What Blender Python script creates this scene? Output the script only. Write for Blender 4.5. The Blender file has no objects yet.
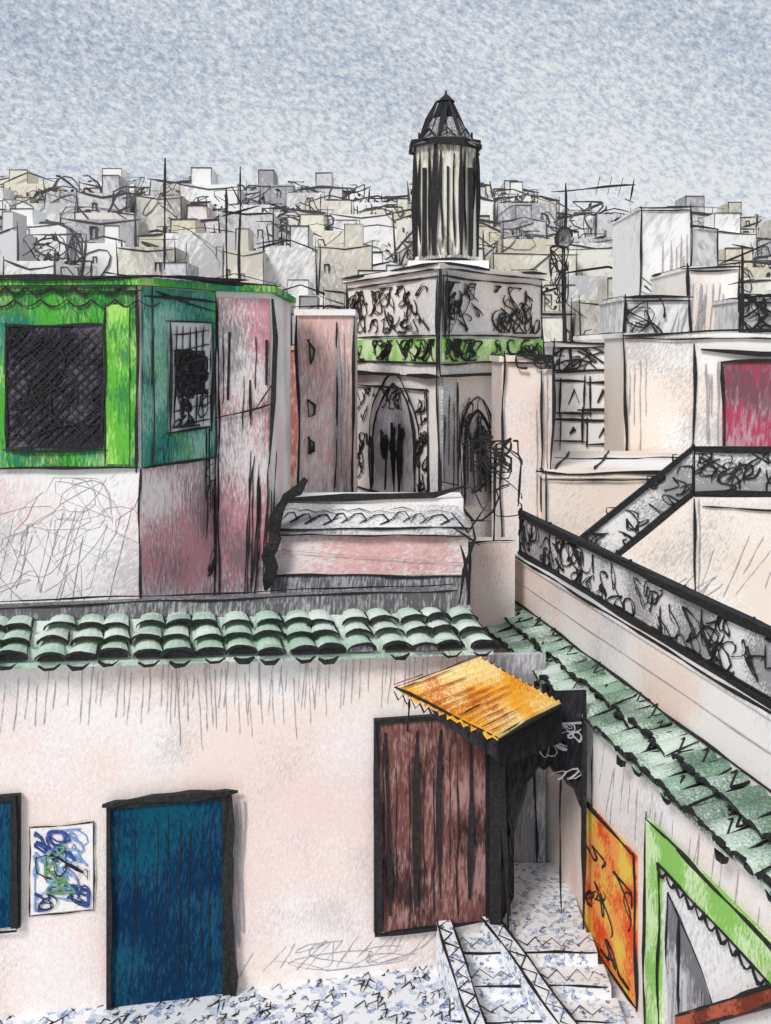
import bpy, math, random
from mathutils import Vector
random.seed(7)
F=1000.0; CX=385.5; HY=350.0; EYE=6.65
R=random.random
def U(a,b): return a+(b-a)*random.random()

# ---------------------------------------------------------------- materials
def lin(c):
    return tuple(((v/255.0)/12.92 if v/255.0<=0.04045 else (((v/255.0)+0.055)/1.055)**2.4) for v in c)+(1.0,)
_m={}
def pencil(name, paper, layers, rough=0.9, bump=0, bscale=40):
    """paper coloured plaster with several layers of crayon-like streaks.
    layer=(col, coverage, scale, angle_deg, patchscale, patchk, maxfac)"""
    m=bpy.data.materials.new(name); m.use_nodes=True
    nt=m.node_tree; N=nt.nodes; L=nt.links
    bs=N['Principled BSDF']; bs.inputs['Roughness'].default_value=rough
    try: bs.inputs['Specular IOR Level'].default_value=0.12
    except: pass
    tc=N.new('ShaderNodeTexCoord')
    cur=None
    rgb=N.new('ShaderNodeRGB'); rgb.outputs[0].default_value=lin(paper); cur=rgb.outputs[0]
    for i,(col,cov,sc,ang,ps,pk,mx) in enumerate(layers):
        mp=N.new('ShaderNodeMapping'); mp.vector_type='TEXTURE'
        mp.inputs['Rotation'].default_value=(math.radians(ang*0.6),math.radians(ang),math.radians(ang*0.3))
        mp.inputs['Scale'].default_value=(1,1,5.5)
        mp.inputs['Location'].default_value=(i*3.7+len(_m)*1.3,i*1.1,i*2.3)
        L.new(tc.outputs['Object'],mp.inputs['Vector'])
        n1=N.new('ShaderNodeTexNoise'); n1.inputs['Scale'].default_value=sc*1.3; n1.inputs['Detail'].default_value=2
        n1.inputs['Roughness'].default_value=0.75
        L.new(mp.outputs[0],n1.inputs['Vector'])
        n2=N.new('ShaderNodeTexNoise'); n2.inputs['Scale'].default_value=ps; n2.inputs['Detail'].default_value=1
        mp2=N.new('ShaderNodeMapping'); mp2.inputs['Location'].default_value=(i*5.1+len(_m)*2.7,i*3.3,1.7*i)
        L.new(tc.outputs['Object'],mp2.inputs['Vector']); L.new(mp2.outputs[0],n2.inputs['Vector'])
        a=N.new('ShaderNodeMath'); a.operation='MULTIPLY_ADD'
        L.new(n2.outputs['Fac'],a.inputs[0]); a.inputs[1].default_value=pk; L.new(n1.outputs['Fac'],a.inputs[2])
        lo=0.5+0.5*pk-(cov-0.5)*0.5-0.1
        mr=N.new('ShaderNodeMapRange'); mr.inputs['From Min'].default_value=lo; mr.inputs['From Max'].default_value=lo+0.22
        mr.inputs['To Max'].default_value=mx
        L.new(a.outputs[0],mr.inputs['Value'])
        mix=N.new('ShaderNodeMix'); mix.data_type='RGBA'
        L.new(mr.outputs[0],mix.inputs[0]); L.new(cur,mix.inputs[6]); mix.inputs[7].default_value=lin(col)
        cur=mix.outputs[2]
    L.new(cur,bs.inputs['Base Color'])
    if bump>0:
        nb=N.new('ShaderNodeTexNoise'); nb.inputs['Scale'].default_value=bscale; nb.inputs['Detail'].default_value=2
        L.new(tc.outputs['Object'],nb.inputs['Vector'])
        b=N.new('ShaderNodeBump'); b.inputs['Strength'].default_value=bump; b.inputs['Distance'].default_value=0.02
        L.new(nb.outputs['Fac'],b.inputs['Height']); L.new(b.outputs[0],bs.inputs['Normal'])
    _m[name]=m
    return m
W=(243,240,237)
def ink_mat(name,c):
    m=bpy.data.materials.new(name); m.use_nodes=True; N=m.node_tree.nodes; L=m.node_tree.links
    bs=N['Principled BSDF']; bs.inputs['Roughness'].default_value=.75
    tc=N.new('ShaderNodeTexCoord'); n=N.new('ShaderNodeTexNoise'); n.inputs['Scale'].default_value=25; n.inputs['Detail'].default_value=1
    r=N.new('ShaderNodeValToRGB'); r.color_ramp.elements[0].position=.4; r.color_ramp.elements[1].position=.7
    r.color_ramp.elements[0].color=lin(c); r.color_ramp.elements[1].color=lin(tuple(v+28 for v in c))
    L.new(tc.outputs['Object'],n.inputs['Vector']); L.new(n.outputs['Fac'],r.inputs[0]); L.new(r.outputs[0],bs.inputs['Base Color'])
    return m
INK=ink_mat('black_ink',(10,9,11))
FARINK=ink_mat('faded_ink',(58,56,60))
PENC=ink_mat('graphite',(158,154,158))
M_wall=pencil('plaster_blush',W,[((240,210,194),.58,38,35,.8,.8,.62),((230,195,195),.3,30,-30,.6,.9,.4),((165,160,163),.14,45,20,1.3,.9,.4)],bump=.1)
M_wall2=pencil('plaster_peach',W,[((242,208,190),.54,36,-40,.7,1.1,.68),((165,160,162),.2,40,15,1.0,1.0,.4)],bump=.1)
M_pav=pencil('plaster_pavilion',(240,237,236),[((150,146,150),.38,32,40,.9,1.0,.5),((228,185,186),.28,28,10,.8,1.2,.5)])
M_pavp=pencil('plaster_rose',(238,230,228),[((208,122,134),.54,30,8,.9,1.4,.78),((115,110,118),.3,30,-6,1.2,1.2,.7)])
M_pink=pencil('plaster_pink',(240,230,227),[((226,155,150),.52,24,70,.7,1.2,.68),((140,136,140),.22,26,50,1.0,1.2,.5)])
M_grey=pencil('pencil_grey_plaster',(228,227,227),[((112,109,114),.66,30,75,.8,.9,.75)])
M_panel=pencil('balustrade_panel_white',(236,234,232),[((110,107,112),.44,34,50,1.0,1.3,.75)])
M_dgrey=pencil('dark_grey_plaster',(180,178,180),[((60,58,62),.7,26,5,.8,.8,.8)])
M_tow=pencil('plaster_tower_pink',(238,230,226),[((216,155,145),.48,20,5,.5,1.1,.68),((125,120,125),.28,20,-4,.5,1.3,.55)])
M_red=pencil('plaster_terracotta',(215,185,175),[((158,85,75),.65,18,5,.5,.9,.85)])
M_white=pencil('whitewash',(242,240,238),[((160,158,162),.28,20,30,.5,1.2,.5),((238,215,196),.34,18,-30,.4,1.0,.6)])
M_cream=pencil('plaster_cream',(246,243,239),[((240,216,196),.46,24,-35,.5,1.4,.62),((150,146,148),.22,26,30,.6,1.2,.5)])
M_green=pencil('green_paint',(170,210,125),[((75,165,58),.68,30,4,1.6,1.2,.95),((30,105,55),.38,26,-8,1.4,1.3,.85),((35,125,122),.3,26,5,1.2,1.4,.85)])
M_teal=pencil('teal_paint',(150,195,180),[((55,135,120),.62,30,4,1.6,1.1,.9),((20,70,85),.34,26,-8,1.4,1.3,.8),((95,170,90),.2,26,20,1.4,1.3,.8)])
M_door=pencil('blue_teal_door',(30,78,106),[((8,42,74),.62,28,10,1.4,.7,.95),((15,92,108),.3,30,-15,1.2,.9,.6)])
M_tile=pencil('green_glazed_tile',(224,233,223),[((160,192,168),.54,40,30,1.8,1.1,.8),((85,110,95),.16,40,-20,1.4,1.3,.5)],rough=.8)
M_tile2=pencil('green_grey_tile',(204,218,205),[((128,160,136),.58,40,30,1.8,1.1,.88),((60,83,67),.28,40,-20,1.4,1.3,.7)],rough=.8)
M_orange=pencil('orange_sheet',(250,230,165),[((244,178,48),.56,30,60,2,1.1,.95),((215,110,30),.2,26,55,2,1.3,.8)])
M_brown=pencil('brown_wood',(170,132,127),[((108,66,62),.66,24,2,1.5,.9,.9),((46,36,38),.3,24,-3,1.3,1.3,.85)])
M_paint=pencil('orange_picture',(246,165,88),[((228,78,40),.52,30,20,3,1.4,.95),((238,205,90),.25,30,-40,2.4,1.6,.9)])
M_lgreen=pencil('light_green_paint',(212,234,182),[((128,190,76),.58,30,15,2,1.1,.88)])
M_mgreen=pencil('leaf_green_paint',(165,215,110),[((95,175,60),.6,30,6,2,1.1,.95),((40,120,70),.25,30,-6,2,1.3,.8)])
M_curtain=pencil('curtain_cloth',(205,205,208),[((95,95,100),.5,24,8,1.2,1.4,.85)])
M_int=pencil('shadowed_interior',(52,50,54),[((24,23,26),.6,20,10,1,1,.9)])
M_grille=pencil('grille_dark',(98,92,104),[((38,35,42),.6,30,35,2,1,.9)])
M_mid=pencil('grey_interior',(215,214,218),[((130,128,134),.5,26,5,1.2,1.2,.75)])
M_purp=pencil('wine_door',(185,150,158),[((165,40,75),.42,14,5,.8,1.3,.85),((90,85,90),.42,14,-5,.7,1.2,.7)])
M_wood=pencil('red_wood',(180,95,72),[((105,48,36),.6,24,60,2,1,.9)])
M_beige=pencil('hill_plaster_beige',(228,225,216),[((192,184,168),.5,3,30,.12,1.2,.7),((130,128,130),.3,3.4,-20,.15,1.2,.6)])
M_hw=pencil('hill_plaster_white',(238,237,235),[((170,168,170),.4,3,30,.12,1.2,.7)])
M_hg=pencil('hill_plaster_grey',(212,211,212),[((140,138,142),.45,3,-30,.12,1.2,.75)])
M_hy=pencil('hill_plaster_ochre',(228,223,208),[((190,178,152),.4,3,30,.12,1.2,.6)])
M_hp=pencil('hill_plaster_rose',(228,221,218),[((180,95,115),.12,3,30,.2,1.6,.7),((160,155,158),.3,3,-30,.2,1.2,.6)])
M_hill=pencil('hill_earth',(214,212,207),[((140,138,136),.5,1.6,30,.08,1.2,.7),((130,145,110),.22,1.6,-30,.06,1.2,.5)])
M_leaf=ink_mat('dark_foliage',(48,52,48))
M_min=pencil('minaret_stone',(238,233,221),[((190,180,154),.42,14,2,.6,1.2,.7),((75,72,76),.22,12,-1,.7,1.5,.8)])
def mosaic(name,scale,base=(236,237,240)):
    m=bpy.data.materials.new(name); m.use_nodes=True
    N=m.node_tree.nodes; L=m.node_tree.links; bs=N['Principled BSDF']; bs.inputs['Roughness'].default_value=.6
    tc=N.new('ShaderNodeTexCoord'); v=N.new('ShaderNodeTexVoronoi'); v.inputs['Scale'].default_value=scale
    nz=N.new('ShaderNodeTexNoise'); nz.inputs['Scale'].default_value=scale*1.2
    ad=N.new('ShaderNodeMix'); ad.data_type='RGBA'; ad.blend_type='ADD'; ad.inputs[0].default_value=.07
    L.new(tc.outputs['Object'],nz.inputs['Vector']); L.new(tc.outputs['Object'],ad.inputs[6]); L.new(nz.outputs['Color'],ad.inputs[7])
    L.new(ad.outputs[2],v.inputs['Vector'])
    sp=N.new('ShaderNodeSeparateColor'); L.new(v.outputs['Color'],sp.inputs[0])
    r=N.new('ShaderNodeValToRGB'); r.color_ramp.interpolation='CONSTANT'
    e=r.color_ramp.elements; e[0].position=0; e[0].color=lin(base)
    e[1].position=.5; e[1].color=lin((186,198,216))
    for p,c in ((.66,(110,136,182)),(.76,(238,238,240)),(.87,(60,80,130)),(.92,(168,182,192)),(.97,(60,60,70))):
        x=e.new(p); x.color=lin(c)
    n3=N.new('ShaderNodeTexNoise'); n3.inputs['Scale'].default_value=55; n3.inputs['Detail'].default_value=2
    L.new(tc.outputs['Object'],n3.inputs['Vector'])
    mr=N.new('ShaderNodeMapRange'); mr.inputs['From Min'].default_value=.42; mr.inputs['From Max'].default_value=.62; mr.inputs['To Max'].default_value=.75
    L.new(n3.outputs['Fac'],mr.inputs['Value'])
    mix=N.new('ShaderNodeMix'); mix.data_type='RGBA'; L.new(mr.outputs[0],mix.inputs[0]); mix.inputs[7].default_value=lin(base)
    L.new(sp.outputs[0],r.inputs[0]); L.new(r.outputs[0],mix.inputs[6]); L.new(mix.outputs[2],bs.inputs['Base Color'])
    return m
M_mos=mosaic('blue_mosaic_floor',14)
M_mos2=mosaic('blue_mosaic_step',22,(240,240,241))

# ---------------------------------------------------------------- geometry containers
class Obj:
    def __init__(s,name): s.name=name; s.parts={}; OBJS.append(s)
    def part(s,n,mat):
        if n not in s.parts: s.parts[n]=([],[],mat)
        return s.parts[n]
    def quad(s,n,mat,pts):
        V,Fc,_=s.part(n,mat); b=len(V); V.extend([tuple(p) for p in pts]); Fc.append(tuple(range(b,b+len(pts))))
    def hexa(s,n,mat,p):   # p: 4 bottom, 4 top
        V,Fc,_=s.part(n,mat); b=len(V); V.extend([tuple(q) for q in p])
        for f in ((0,3,2,1),(4,5,6,7),(0,1,5,4),(1,2,6,5),(2,3,7,6),(3,0,4,7)): Fc.append(tuple(b+i for i in f))
    def box(s,n,mat,x0,x1,y0,y1,z0,z1):
        s.hexa(n,mat,[(x0,y0,z0),(x1,y0,z0),(x1,y1,z0),(x0,y1,z0),(x0,y0,z1),(x1,y0,z1),(x1,y1,z1),(x0,y1,z1)])
    def prism(s,n,mat,base,z0,z1):
        V,Fc,_=s.part(n,mat); b=len(V); k=len(base)
        V.extend([(p[0],p[1],z0) for p in base]); V.extend([(p[0],p[1],z1) for p in base])
        Fc.append(tuple(b+i for i in range(k))[::-1]); Fc.append(tuple(b+k+i for i in range(k)))
        for i in range(k):
            j=(i+1)%k; Fc.append((b+i,b+j,b+k+j,b+k+i))
    def slab(s,n,mat,pl,s0,s1,z0,z1,o0,o1):
        s.hexa(n,mat,[pl.pt(s0,z0,o1),pl.pt(s1,z0,o1),pl.pt(s1,z0,o0),pl.pt(s0,z0,o0),pl.pt(s0,z1,o1),pl.pt(s1,z1,o1),pl.pt(s1,z1,o0),pl.pt(s0,z1,o0)])
    def ink(s,pts,r,n='ink_lines',mat=None,wob=.8,step=None,over=0,taper=True,sides=4):
        mat=mat or INK
        P=[Vector(p) for p in pts]
        if over and len(P)>1:
            P[0]=P[0]+(P[0]-P[1]).normalized()*over*R(); P[-1]=P[-1]+(P[-1]-P[-2]).normalized()*over*R()
        step=step or r*9
        Q=[P[0]]
        for a,b in zip(P,P[1:]):
            l=(b-a).length; k=max(1,min(60,int(l/step)))
            for i in range(1,k+1): Q.append(a.lerp(b,i/k))
        if len(Q)<2: return
        ph=[U(0,6.28) for _ in range(6)]; fr=[U(.25,.5),U(.6,1.1)]
        V,Fc,_=s.part(n,mat); b=len(V); m=len(Q)
        for i,q in enumerate(Q):
            t=(Q[min(i+1,m-1)]-Q[max(i-1,0)])
            if t.length<1e-7: t=Vector((1,0,0))
            t.normalize()
            ref=Vector((0,1,0)) if abs(t.y)<.9 else Vector((0,0,1))
            a=t.cross(ref).normalized(); c=t.cross(a)
            w=wob*r*(.9*math.sin(ph[0]+i*fr[0])+.5*math.sin(ph[1]+i*fr[1]))
            rr=r*(1+.35*math.sin(ph[2]+i*.7)+.18*math.sin(ph[3]+i*1.9))
            if taper and (i==0 or i==m-1): rr*=.4
            q2=q+a*w
            for k in range(sides):
                an=6.2832*k/sides+.78
                V.append(tuple(q2+a*(rr*math.cos(an))+c*(rr*math.sin(an))))
        for i in range(m-1):
            for k in range(sides):
                k2=(k+1)%sides
                Fc.append((b+i*sides+k,b+i*sides+k2,b+(i+1)*sides+k2,b+(i+1)*sides+k))
        Fc.append(tuple(b+k for k in range(sides))); Fc.append(tuple(b+(m-1)*sides+k for k in range(sides)))
    def irect(s,pl,s0,s1,z0,z1,o,r,over=.5,**k):
        ov=r*8*over
        s.ink([pl.pt(s0,z0,o),pl.pt(s0,z1,o)],r,over=ov,**k); s.ink([pl.pt(s1,z0,o),pl.pt(s1,z1,o)],r,over=ov,**k)
        s.ink([pl.pt(s0,z0,o),pl.pt(s1,z0,o)],r,over=ov,**k); s.ink([pl.pt(s0,z1,o),pl.pt(s1,z1,o)],r,over=ov,**k)
    def scrib(s,pl,s0,s1,z0,z1,o,r,count,size,asp=1,**k):
        for _ in range(count):
            cs=U(s0,s1); cz=U(z0,z1); m=random.randint(12,24); a=[U(0,6.28) for _ in range(4)]
            sz=size*U(.6,1.3); dx=U(-.08,.12)*sz; dz=U(-.08,.08)*sz; f1=U(.38,.7); f2=U(.38,.7)
            pts=[]
            for i in range(m):
                x=cs+dx*(i-m/2)+sz*.5*math.sin(a[0]+f1*i)+.2*sz*math.sin(a[2]+1.7*i*f1)
                z=cz+dz*(i-m/2)+asp*sz*.5*math.cos(a[1]+f2*i)
                pts.append(pl.pt(min(max(x,s0),s1),min(max(z,z0),z1),o))
            s.ink(pts,r*U(.6,1.2),step=size,wob=0,**k)
    def hatch(s,pl,s0,s1,z0,z1,o,r,sp,lean=0,mat=None,n='pencil_hatching'):  # drawn strokes, mostly painted shading
        x=s0
        while x<s1:
            a=z0+(z1-z0)*U(0,.4); b=z1-(z1-z0)*U(0,.3)
            s.ink([pl.pt(x,a,o),pl.pt(x+lean*U(.4,1.4)*(b-a),b,o)],r*U(.5,1.2),n=n,mat=mat or PENC)
            x+=sp*U(.3,1.7)
    def finish(s):
        e=bpy.data.objects.new(s.name,None); bpy.context.collection.objects.link(e)
        for k,(V,Fc,mat) in s.parts.items():
            me=bpy.data.meshes.new(k); me.from_pydata(V,[],Fc); me.materials.append(mat); me.update()
            o=bpy.data.objects.new(k,me); bpy.context.collection.objects.link(o); o.parent=e
OBJS=[]
class Plane:
    """vertical wall plane through plan points a,b ; off>0 comes toward viewer side"""
    def __init__(s,a,b):
        s.a=Vector(a); s.b=Vector(b); s.d=(s.b-s.a).normalized(); s.n=Vector((s.d.y,-s.d.x))
    def pt(s,u,z,o=0):
        q=s.a+s.d*u+s.n*o; return Vector((q.x,q.y,z))
    def S(s,px):
        k=(px-CX)/F; return (k*s.a.y-s.a.x)/(s.d.x-k*s.d.y)
    def Z(s,px,py): return EYE+(HY-py)/F*(s.a+s.d*s.S(px)).y
def xy(px,Y): return ((px-CX)/F*Y,Y)
def front(Y): return Plane((0,Y),(1,Y))
def PP(px,py,Y): return Vector(((px-CX)/F*Y,Y,EYE+(HY-py)/F*Y))

def arch_pts(pl,s0,s1,z0,zs,o,point=.25,n=10):
    c=(s0+s1)/2; w=(s1-s0)/2; pts=[pl.pt(s0,z0,o)]
    for i in range(n+1):
        t=math.pi-math.pi*i/n
        pts.append(pl.pt(c+w*1.0*math.cos(t),zs+w*(1+point*math.sin(t)**6)*math.sin(t),o))
    pts.append(pl.pt(s1,z0,o)); return pts

def tiles(ob,p0,p1,up,ncol,ncourse,rad,mat,inkr,name='roof_tiles',blob=.55):
    """barrel tiles: columns along p0->p1, each column climbs 'up'"""
    p0=Vector(p0);p1=Vector(p1);up=Vector(up)
    d=(p1-p0).normalized(); nrm=d.cross(up).normalized()
    if nrm.z<0: nrm=-nrm
    H=.55
    V,Fc,_=ob.part(name,mat)
    for i in range(ncol):
        c=p0.lerp(p1,(i+.5+U(-.12,.12))/ncol); sk=U(-.035,.035)
        for j in range(ncourse):
            jit=U(-.09,.09)
            a=c+up*((j+jit)/ncourse-.04)+nrm*.02+d*(sk*j); b=c+up*((j+1.14)/ncourse)+d*(sk*j)
            a=a+d*U(-.03,.03)
            k=7; base=len(V); ra=rad*U(1.0,1.18); rb=rad*.86
            for (q,rr,lift) in ((a,ra,.03),(b,rb,-.015)):
                for m in range(k):
                    t=math.pi*m/(k-1)
                    V.append(tuple(q+d*(rr*math.cos(t))+nrm*(rr*H*math.sin(t)+lift)))
            for m in range(k-1): Fc.append((base+m,base+m+1,base+k+m+1,base+k+m))
            arc=[a+d*(ra*math.cos(math.pi*m/8))+nrm*(ra*H*math.sin(math.pi*m/8)+.035)-up.normalized()*.01 for m in range(9)]
            ob.ink(arc,inkr*U(.6,1.7),wob=.4,step=rad,n='tile_edge_ink')
            if j==0:
                fn=[a+d*(ra*.92*math.cos(math.pi*m/8))+nrm*(ra*(H-.05)*math.sin(math.pi*m/8)+.02) for m in range(9)]
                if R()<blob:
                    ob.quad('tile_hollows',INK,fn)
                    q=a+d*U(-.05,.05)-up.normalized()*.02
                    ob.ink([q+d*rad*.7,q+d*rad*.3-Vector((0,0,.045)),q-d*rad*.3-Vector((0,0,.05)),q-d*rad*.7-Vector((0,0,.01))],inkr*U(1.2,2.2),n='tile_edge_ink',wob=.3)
                else: ob.quad('tile_mortar',M_dgrey,fn)
            if R()<.7:
                ob.ink([a+d*ra*.98+nrm*.03,b+d*rb*1.0+nrm*.02],inkr*.75,n='tile_edge_ink')

# ---------------------------------------------------------------- ground
g=Obj('ground'); 
def terr(x,y):
    T=[(-400,0),(24,0),(30,2.6),(45,6.2),(70,12),(100,18.5),(130,23.5),(160,24),(400,10),(2500,-5)]
    for (a,za),(b,zb) in zip(T,T[1:]):
        if y<=b:
            t=(y-a)/(b-a); z=za+(zb-za)*t; break
    else: z=-5
    if y<24: return 0
    m=max(.55,min(1.15,.90-.0028*x)); m+= .05*math.sin(x*.06+1)+.03*math.sin(x*.17)
    return z*m if z>0 else z
V,Fc,_=g.part('ground_surface',M_hill)
xs=[-1500,-700,-350]+[ -200+10*i for i in range(41)]+[350,700,1500]
ys=[-300,-50,0,10,24,27,30,36,45,55,70,85,100,115,130,145,160,200,400,900,2500]
for y in ys:
    for x in xs: V.append((x,y,terr(x,y)-.05))
nx=len(xs)
for j in range(len(ys)-1):
    for i in range(nx-1): Fc.append((j*nx+i,j*nx+i+1,(j+1)*nx+i+1,(j+1)*nx+i))
fl=Obj('courtyard_floor')
fl.quad('mosaic',M_mos,[(-8,2,.01),(4.6,2,.01),(2.3,12.2,.01),(-8,12.2,.01)])
for _ in range(750):
    y=U(8.6,10.9); x=U(-4.2,1.6); a=U(0,3.14); l=U(.05,.14)
    fl.ink([(x,y,.02),(x+l*.5*math.cos(a),y+l*1.2*math.sin(a),.02),(x+l*math.cos(a+.9),y+l*math.sin(a+.9),.02)],.007,n='floor_pattern_strokes')

# ---------------------------------------------------------------- courtyard house W1
W1=Plane(xy(0,9.93),xy(490,10.9))
s_end=W1.S(490); s_l=-5
h=Obj('courtyard_house')
def etop(s): return 3.62-.03*s
h.hexa('front_wall',M_wall,[W1.pt(s_l,0,0),W1.pt(s_end,0,0),W1.pt(s_end,0,-.4),W1.pt(s_l,0,-.4),W1.pt(s_l,etop(s_l),0),W1.pt(s_end,etop(s_end),0),W1.pt(s_end,etop(s_end),-.4),W1.pt(s_l,etop(s_l),-.4)])
e=W1.pt(s_end,0,-.4)
h.box('side_wall',M_wall2,e.x-.4,e.x-.01,e.y,15.2,0,3.3)
h.prism('roof_terrace',M_grey,[W1.pt(s_l,0,-.41)[:2],W1.pt(s_end,0,-.41)[:2],(e.x,15.0),(-9,15.0)],3.31,3.45)
h.hexa('parapet',M_dgrey,[W1.pt(s_l,3.46,-.6),W1.pt(s_end-.2,3.46,-.6),W1.pt(s_end-.2,3.46,-.8),W1.pt(s_l,3.46,-.8),W1.pt(s_l,3.97,-.6),W1.pt(s_end-.2,3.9,-.6),W1.pt(s_end-.2,3.9,-.8),W1.pt(s_l,3.97,-.8)])
h.ink([W1.pt(s_l,3.975,-.6),W1.pt(s_end-.2,3.905,-.6)],.013); h.ink([W1.pt(s_l,3.995,-.8),W1.pt(s_end-.2,3.925,-.8)],.01)
a=W1.pt(s_l,etop(s_l)-.02,.22); b=W1.pt(s_end-.03,etop(s_end)-.02,.22)
nn=Vector((W1.n.x,W1.n.y,0))
up=-nn*.8+Vector((0,0,.2))
h.hexa('eave_board',M_tile,[a-Vector((0,0,.05)),b-Vector((0,0,.05)),b+up-Vector((0,0,.05)),a+up-Vector((0,0,.05)),a,b,b+up,a+up])
tiles(h,a,b,up,int((s_end-s_l)/.31),3,.145,M_tile,.014,blob=.75)
h.hatch(W1,0.0,s_end,etop(0)-.8,etop(0)-.12,.006,.004,.09,.08)  # pencil strokes paint shade on the wall below the eave
h.hatch(W1,W1.S(180),W1.S(330),etop(0)-1.1,etop(0)-.15,.006,.004,.09,-.05)
h.hatch(W1,W1.S(240),W1.S(440),.12,.45,.006,.004,.14,.9)
for _ in range(6): h.scrib(W1,W1.S(240),W1.S(440),.1,.4,.006,.003,1,.5,asp=.4,n='pencil_hatching',mat=PENC)
def leaf(ob,nm,pl,px0,px1,py0,py1,mat,fr=.05,depth=.05):
    s0,s1=pl.S(px0),pl.S(px1); z1=pl.Z(px0,py0); z0=max(.02,pl.Z(px0,py1))
    ob.slab(nm,mat,pl,s0,s1,z0,z1,.012,depth)
    for (q0,q1,y0,y1) in ((s0-fr,s0,z0,z1+fr),(s1,s1+fr*1.8,z0,z1+fr),(s0,s1,z1,z1+fr)):
        ob.slab(nm+'_frame',INK,pl,q0,q1,y0,y1,.013,depth+.03)
    return s0,s1,z0,z1
s0,s1,z0,z1=leaf(h,'blue_door',W1,112,222,806,1008,M_door)
h.ink([W1.pt(s0-.09,z1+.06,.09),W1.pt(s1+.16,z1+.075,.09)],.042,wob=.4,step=.12)
h.ink([W1.pt(s1+.05,z1+.06,.09),W1.pt(s1+.12,z0,.09)],.055,wob=.5,step=.15)
h.ink([W1.pt(s0-.03,z1+.06,.09),W1.pt(s0+.01,z0,.09)],.025,wob=.7)
h.hatch(W1,s1+.14,s1+.22,z0,z1,.02,.016,.03,n='frame_shade_strokes')
h.hatch(W1,s0+.04,s1-.04,z0+.05,z1-.05,.053,.006,.14,.02,n='door_grain',mat=INK)
s0,s1,z0,z1=leaf(h,'blue_side_door',W1,-90,12,806,935,M_door)
h.ink([W1.pt(s1+.04,z1+.06,.09),W1.pt(s1+.06,z0,.09)],.035,wob=.3)
h.ink([W1.pt(s0,z0-.01,.06),W1.pt(s1+.06,z0-.02,.09)],.02,wob=.3)
s0,s1,z0,z1=leaf(h,'brown_shutters',W1,378,484,722,930,M_brown)
n=4
for i in range(0,n):
    x=s0+(s1-s0)*(i+.35)/n
    h.ink([W1.pt(x+U(-.02,.02),z0+U(0,.3),.055),W1.pt(x,z1-U(0,.3),.055)],U(.03,.045),n='shutter_shadow_strokes')
h.hatch(W1,s0+.05,s1-.05,z0,z1-.1,.055,.009,.12,.0,n='shutter_grain',mat=INK)
h.ink([W1.pt(s0-.03,z0,.09),W1.pt(s0-.03,z1,.09)],.045,wob=.5); h.ink([W1.pt(s0-.05,z0-.03,.09),W1.pt(s1,z0+.05,.09)],.025)
# ceramic picture
tp=Obj('ceramic_tile_picture')
s0,s1=W1.S(31),W1.S(93); z1=W1.Z(31,828); z0=W1.Z(31,914)
tp.slab('tile_panel',M_white,W1,s0,s1,z0,z1,.005,.02)
tp.irect(W1,s0-.01,s1+.01,z0-.01,z1+.01,.02,.006,n='thin_frame')
BLUE=ink_mat('cobalt_glaze',(35,62,125))
LBLUE=ink_mat('pale_blue_glaze',(120,150,190))
GREENG=ink_mat('green_glaze',(90,140,95))
tp.scrib(W1,s0+.04,s1-.04,z0+.04,z1-.04,.025,.014,10,.2,n='pale_brush_strokes',mat=LBLUE)
tp.scrib(W1,s0+.04,s1-.04,z0+.04,z0+.26,.03,.014,6,.16,n='blue_brush_strokes',mat=BLUE)
tp.scrib(W1,s0+.04,s1-.04,z1-.35,z1-.04,.03,.012,5,.16,n='blue_brush_strokes',mat=BLUE)
tp.scrib(W1,s0+.14,s1-.14,z0+.2,z1-.2,.035,.012,5,.16,n='green_brush_strokes',mat=GREENG)
tp.scrib(W1,s0+.05,s1-.05,z0+.05,z1-.05,.04,.006,5,.2)

# ---------------------------------------------------------------- R1 courtyard side wall
R1=Plane((1.43,15.2),(2.97,7.7))   # s grows toward viewer
R1.n=-R1.n if R1.n.x>0 else R1.n
SL=11.5
gw=Obj('courtyard_side_wall')
gw.slab('wall',M_wall2,R1,-.2,SL,0,2.62,-.45,0)
gw.slab('upper_wall',M_wall2,R1,-.2,SL,2.62,3.52,-.75,-.47)
gw.slab('coping',M_white,R1,-.2,SL,3.52,3.56,-.8,-.44)
a=R1.pt(SL,2.6,.12); b=R1.pt(-.2,2.6,.12); nn=Vector((R1.n.x,R1.n.y,0)); up=-nn*.58+Vector((0,0,.22))
gw.hexa('eave_board',M_tile2,[b-Vector((0,0,.04)),a-Vector((0,0,.04)),a+up-Vector((0,0,.04)),b+up-Vector((0,0,.04)),b,a,a+up,b+up])
tiles(gw,b,a,up,int((SL+.2)/.27),2,.13,M_tile2,.018,blob=.35)
for i in range(45):   # loose wavy strokes over the tiles
    s=U(-.1,SL-.5); q=R1.pt(s,2.64,.1); v=up*U(.1,.9)
    gw.ink([q+v,q+v+up*.12+Vector((.03,-.1,.07)),q+v-up*.08+Vector((.04,-.22,.03)),q+v+up*.1+Vector((.06,-.34,.06))],.012,n='tile_edge_ink',step=.1)
gw.ink([R1.pt(-.2,3.57,-.44),R1.pt(SL,3.57,-.44)],.014); gw.ink([R1.pt(-.2,2.9,-.45),R1.pt(SL,2.9,-.45)],.014)
gw.ink([R1.pt(-.2,3.2,-.46),R1.pt(SL,3.23,-.46)],.005,mat=PENC,n='pencil_lines')
gw.hatch(R1,3.6,9,1.6,2.5,.006,.004,.2,.25)
gw.ink([R1.pt(4.3,0,.01),R1.pt(4.25,2.4,.01)],.008)
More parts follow.
